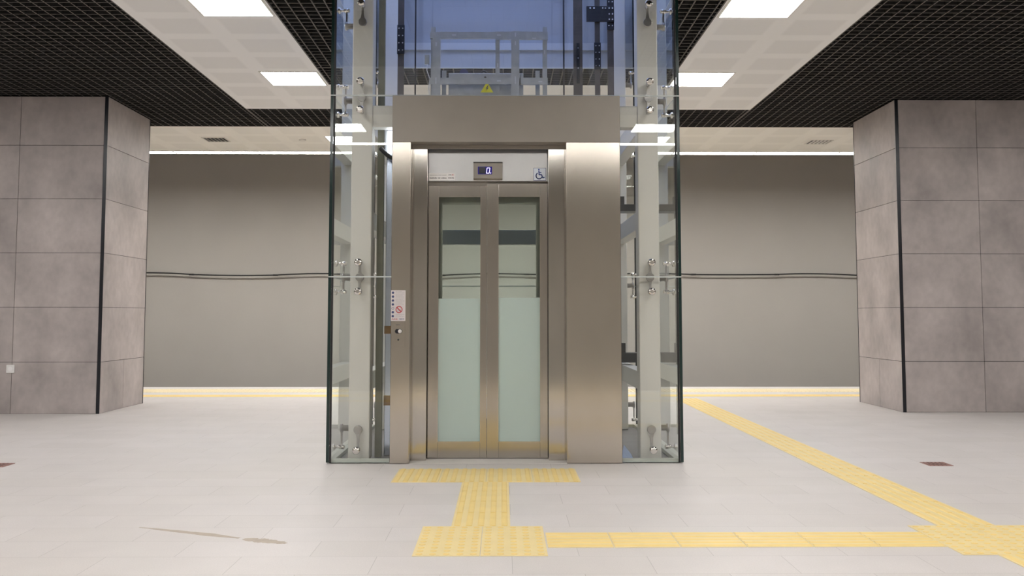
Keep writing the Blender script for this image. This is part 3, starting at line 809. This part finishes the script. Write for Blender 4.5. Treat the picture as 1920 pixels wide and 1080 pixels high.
# safety notice on the left jamb
sn = thing('safety_notice', (-.767, YP, 1.03), 'white instruction notice with red ban symbol on left jamb', 'notice')
boxo('sheet', (-.8195, -.7135, YP-.0015, YP, 1.030, 1.254), M['paper'], sn)
y0n, y1n = YP-.0022, YP-.0015
bm = B()
for k in range(7):
    z = 1.236-k*.0285
    if k == 4:
        for a in range(16):
            q0, q1 = 2*PI*a/16, 2*PI*(a+1)/16; c = (-.8055, z)
            prism(bm, [(c[0]+r*math.cos(q), c[1]+r*math.sin(q)) for r, q in ((.0062, q0), (.0090, q0), (.0090, q1), (.0062, q1))], 'y', y0n, y1n)
    else: prism(bm, circle(-.8055, z, .0088, 18), 'y', y0n, y1n)
obj('pictogram', bm, M['navy'], sn)
bm = B()
for k, z in enumerate((1.243, 1.236, 1.226, 1.216, 1.207, 1.198, 1.187, 1.178, 1.169, 1.160, 1.150, 1.078, 1.070, 1.062)):
    scribble(bm, -.785, -.722 if k % 3 else -.735, z, .0018, 20+k, .0012, .004, .011, y0n, y1n)
obj('print', bm, M['greyink'], sn)
bm = B(); cx, cz, R0, R1 = -.7605, 1.113, .0195, .0255
for a in range(28):
    q0, q1 = 2*PI*a/28, 2*PI*(a+1)/28
    prism(bm, [(cx+r*math.cos(q), cz+r*math.sin(q)) for r, q in ((R0, q0), (R1, q0), (R1, q1), (R0, q1))], 'y', YP-.0027, y1n)
d = .0036*.7071; e = R0*.7071
prism(bm, [(cx-e-d, cz+e-d), (cx-e+d, cz+e+d), (cx+e+d, cz-e+d), (cx+e-d, cz-e-d)], 'y', YP-.0027, y1n)
obj('ban_symbol', bm, M['red'], sn)
bm = B()
for dx, hh in ((-.010, .014), (-.003, .018), (.005, .012), (.010, .020)): box(bm, cx+dx-.0012, cx+dx+.0012, y0n, y1n, cz-.013, cz-.013+hh)
obj('figure', bm, M['greyink'], sn)
bm = B(); text_mesh(bm, 'AKE', -.814, 1.0375, YP-.0018, .0175, .044); obj('logo', bm, M['red'], sn)
bm = B(); scribble(bm, -.757, -.722, 1.041, .007, 51, .0012, .004, .008, y0n, y1n); obj('print', bm, M['navy'], sn)

# ================================================================ LIFT CAR BEHIND THE DOORS
CXa, CXb, CYa, CYb = -.800, .566, 7.47, 9.00
car = thing('lift_car', (-.116, 8.2, 0), 'lift car behind the stainless doors with galvanised guard rail on its roof', 'lift car')
boxo('car_floor', (CXa, CXb, CYa, CYb, .006, .05), M['pitfloor'], car)
boxo('car_roof', (CXa, CXb, CYa, CYb, 2.42, 2.50), M['galv'], car)
bm = B()
for x0, x1 in ((CXa, CXa+.05), (CXb-.05, CXb)):
    for y0, y1 in ((CYa+.04, CYa+.09), (CYb-.05, CYb)): box(bm, x0, x1, y0, y1, .05, 2.42)
box(bm, CXa+.05, CXb-.05, CYb-.05, CYb, .05, .13); box(bm, CXa+.05, CXb-.05, CYb-.05, CYb, 2.32, 2.42)
obj('car_frame', bm, M['steel_soft'], car)
bm = B(); box(bm, CXa, -.478, CYa, CYa+.04, .05, 2.42); box(bm, .262, CXb, CYa, CYa+.04, .05, 2.42); box(bm, -.478, .262, CYa, CYa+.04, 1.928, 2.42)
box(bm, -.478, -.467, CYa-.03, CYa, .05, 1.93); box(bm, .252, .262, CYa-.03, CYa, .05, 1.93)
obj('car_front', bm, M['steel_head'], car)
boxo('car_sill', (-.478, .262, CYa-.03, CYa, .006, .05), M['steel_soft'], car)
boxo('car_glass', (CXa+.05, CXb-.05, CYb-.03, CYb-.02, .13, 2.32), M['glass_car'], car)
for x in (CXa+.02, CXb-.03): boxo('car_glass', (x, x+.01, CYa+.09, CYb-.05, .05, 2.42), M['glass_car'], car)
# guard rail on the car roof
YG = 7.75
def channel(name, x0, x1, y, z0, z1, slots=(), d=.03):
    """galvanised U channel with slot holes shown as light insets"""
    bm = B(); vert = (z1-z0) > (x1-x0)
    box(bm, x0, x1, y, y+.003, z0, z1)
    if vert: box(bm, x0, x0+.004, y+.003, y+d, z0, z1); box(bm, x1-.004, x1, y+.003, y+d, z0, z1)
    else: box(bm, x0, x1, y+.003, y+d, z0, z0+.004); box(bm, x0, x1, y+.003, y+d, z1-.004, z1)
    p_ = obj(name, bm, M['galv'], car)
    for cx, cz in slots:
        b2 = B(); q = (.0045, .016) if vert else (.016, .0045)
        box(b2, cx-q[0], cx+q[0], y-.0006, y, cz-q[1], cz+q[1]); obj('slot', b2, M['wire'], p_)
    return p_
channel('guard_post', -.575, -.510, YG-.004, 2.50, 3.315, [(-.545, 3.265), (-.545, 2.975), (-.545, 2.955)])
channel('guard_post', -.592, -.552, YG+.06, 2.50, 3.425)
channel('guard_post', .064, .130, YG-.004, 2.50, 3.375, [(.098, 3.275), (.098, 3.345), (.098, 2.985), (.098, 2.955)])
channel('guard_post', -.064, -.030, YG+.06, 2.50, 3.33, [(-.046, 3.11)])
channel('guard_post', .322, .358, YG+.06, 2.50, 3.43, [(.338, 3.22)])
channel('guard_rail', -.594, -.065, YG, 3.315, 3.368, [(-.40, 3.342)])
channel('guard_rail', -.065, .362, YG, 3.310, 3.372, [(-.035, 3.343), (.25, 3.317)])
channel('guard_rail', -.60, .140, YG, 2.938, 2.990, [(-.035, 2.965)])
channel('guard_rail', .131, .360, YG, 2.938, 2.992, [(.30, 2.96)])
bm = B(); box(bm, -.449, .165, YG+.10, YG+.40, 2.50, 3.054, bev=.004); cbx = obj('control_box', bm, M['galv'], car)
bm = B(); lathe(bm, [(.010, YG+.085), (.010, YG+.10)], 12, 'y', (-.148, 0, 3.012)); obj('lock', bm, M['bolt'], cbx)
boxo('box_post', (-.505, -.470, YG+.12, YG+.15, 2.50, 3.08), M['galv'], car)
boxo('box_post', (.265, .300, YG+.12, YG+.15, 2.50, 3.08), M['galv'], car)
boxo('socket_box', (-.640, -.602, YG+.03, YG+.06, 3.11, 3.19), M['galv'], car, bev=.003)
bm = B(); tube(bm, [(-.615, YG+.03, 3.11), (-.622, YG+.03, 3.06), (-.598, YG+.03, 2.99), (-.606, YG+.03, 2.90), (-.590, YG+.03, 2.80), (-.60, YG+.03, 2.52)], .004, 6); obj('wire', bm, M['wire'], car)
bm = B(); lathe(bm, [(.035, YG+.12), (.035, YG+.16)], 20, 'y', (-.325, 0, 3.062)); obj('cable_reel', bm, M['navy'], car)
bm = B(); tube(bm, [(-.16+.03*math.cos(a), YG+.2, 3.05+.045*math.sin(a)) for a in [PI*k/10 for k in range(11)]], .008, 8); obj('hose_loop', bm, M['black'], car)
# yellow triangle on the control box
Yw = YG-.006
ws = thing('warning_sign', (-.132, Yw, 2.866), 'yellow electric shock triangle above the lift header', 'sign')
bm = B(); tri = lambda k: [(-.132-.052*k, 2.868+.012*(1-k)), (-.132+.052*k, 2.868+.012*(1-k)), (-.132+.012*k, 2.936-.012*(1-k)), (-.132-.012*k, 2.936-.012*(1-k))]
prism(bm, tri(1), 'y', Yw, Yw+.002); obj('plate', bm, M['warn'], ws)
bm = B(); z = 2.902
prism(bm, [(-.126, z+.024), (-.142, z-.001), (-.133, z-.001), (-.139, z-.022), (-.119, z+.006), (-.129, z+.006), (-.117, z+.024)], 'y', Yw-.001, Yw); obj('bolt_symbol', bm, M['ink'], ws)

# ================================================================ RAILS, ROPES, BRACKETS INSIDE THE SHAFT
def rail(x, y, w, z0, label, m='rail', plates=(), dark=None):
    t = thing('guide_rail', (x, y, 0), label, 'guide rail', 'guide rails in the lift shaft')
    bm = B(); box(bm, x-w/2, x+w/2, y, y+.012, z0, 5.0); box(bm, x-.006, x+.006, y+.012, y+.06, z0, 5.0)
    obj('rail', bm, M[m], t)
    for za, zb, ww in plates:
        bm = B(); box(bm, x-ww/2, x+ww/2, y-.012, y, za, zb, bev=.002); pl = obj('splice_plate', bm, M['black'], t)
        for k in range(4):
            z = za+(zb-za)*(k+.5)/4
            for sx in ((-.25, .25) if ww > .06 else (0,)):
                b2 = B(); lathe(b2, [(.006, y-.018), (.006, y-.012)], 8, 'y', (x+sx*ww, 0, z)); obj('bolt', b2, M['bolt'], pl)
    return t
rail(-.900, 8.4, .055, .005, 'dark guide rail with bolted plate, left of the car roof rail', plates=[(3.36, 3.62, .065)])
rail(.657, 8.4, .080, .005, 'widest dark guide rail, right of the car roof rail', plates=[(3.10, 3.46, .03)])
rail(.868, 8.8, .048, .005, 'slim dark rail between two others at right of the lift', plates=[(3.33, 3.58, .062)])
rail(.990, 8.8, .058, .005, 'brownish guide rail nearest the right back column', plates=[(3.70, 4.0, .065)])
for x, n in ((-.772, 'left'), (.532, 'right')):
    bm = B(); tube(bm, [(x, 8.4, 2.51), (x, 8.4, 5.0)], .007, 8)
    tag(obj('hoist_rope', bm, M['rope'], at=(x, 8.4, 2.51)), f'thin black hoist rope on the {n} side above the car', 'rope', 'hoist ropes')
br = thing('rail_bracket', (.894, 8.78, 3.77), 'black plate bracket bolted across the two right rails, high in shaft', 'bracket')
bm = B(); box(bm, .766, 1.022, 8.770, 8.786, 3.77, 3.918, bev=.002); obj('plate', bm, M['black'], br)
for x, z in ((.80, 3.895), (.835, 3.895), (.915, 3.895), (.94, 3.895), (.975, 3.895), (1.005, 3.895), (.975, 3.84), (1.005, 3.84), (.975, 3.79), (1.005, 3.79)):
    bm = B(); lathe(bm, [(.007, 8.760), (.007, 8.770)], 8, 'y', (x, 0, z)); obj('bolt', bm, M['bolt'], br)
for z0, z1, lab in ((1.99, 2.09, 'black rail bracket above the upper beam, right of the doors'), (.66, .80, 'black stepped rail bracket above the lower beam, right of the doors')):
    b_ = thing('rail_bracket', (1.06, 8.6, z0), lab, 'bracket', 'rail brackets right of the car')
    bm = B(); box(bm, 1.012, 1.20, 8.52, 8.72, z0, z0+(z1-z0)*.6, bev=.003); obj('arm', bm, M['black'], b_)
    bm = B(); box(bm, 1.012, 1.07, 8.52, 8.60, z0+(z1-z0)*.6, z1+.03); obj('upright', bm, M['black'], b_)
# vertical channel and bluish sheet between left column and portal
bm = B(); box(bm, -.968, -.918, 7.42, 7.424, .005, 4.0); box(bm, -.968, -.964, 7.424, 7.46, .005, 4.0); box(bm, -.922, -.918, 7.424, 7.46, .005, 4.0)
ch = tag(obj('channel_post', bm, M['olive'], at=(-.943, 7.44, .005)), 'olive-grey vertical channel beside the left glass column', 'post')
t = thing('trunking', (-.868, 7.5, .005), 'bluish metal trunking between left column and steel jamb', 'trunking')
bm = B(); box(bm, -.908, -.838, 7.50, 7.56, .005, 2.30, bev=.004); obj('duct', bm, M['chrome'], t)
for z0, z1 in ((.93, .99), (.385, .46)):
    boxo('clamp', (-.912, -.836, 7.49, 7.50, z0, z1), M['brass'], t)
bm = B()
f0 = [(.885, 7.24, .005), (.965, 7.23, .005), (.945, 7.25, .05), (.895, 7.27, .115), (.878, 7.26, .05)]
f1 = [(p[0], p[1]+.004, p[2]) for p in f0]
A = [bm.verts.new(p) for p in f0]; Bv = [bm.verts.new(p) for p in f1]
bm.faces.new(A); bm.faces.new(Bv[::-1])
for i in range(5): bm.faces.new((A[i], Bv[i], Bv[(i+1) % 5], A[(i+1) % 5]))
bmesh.ops.recalc_face_normals(bm, faces=bm.faces)
tag(obj('plastic_film', bm, M['film'], at=(.96, 7.24, .005)), 'scrap of pale blue film behind the glass at right foot of entrance', 'film')
sl_ = thing('shaft_lamp', (-.855, 7.36, 2.30), 'glaring white work lamp inside the glass beside the steel header', 'lamp')
bm = B(); box(bm, -.905, -.832, 7.385, 7.40, 2.28, 2.487, bev=.003); obj('housing', bm, M['galv'], sl_)
bm = B(); box(bm, -.885, -.836, 7.36, 7.385, 2.31, 2.480, bev=.006); obj('tube', bm, M['shaft_light'], sl_)
bm = B(); tube(bm, [(-.94+.13*(k/12), 7.35, 2.345-.085*math.sin(PI/2*k/12)) for k in range(13)], .017, 8)
tag(obj('hose', bm, M['black'], at=(-.88, 7.35, 2.30)), 'short curved black hose under the work lamp', 'hose')
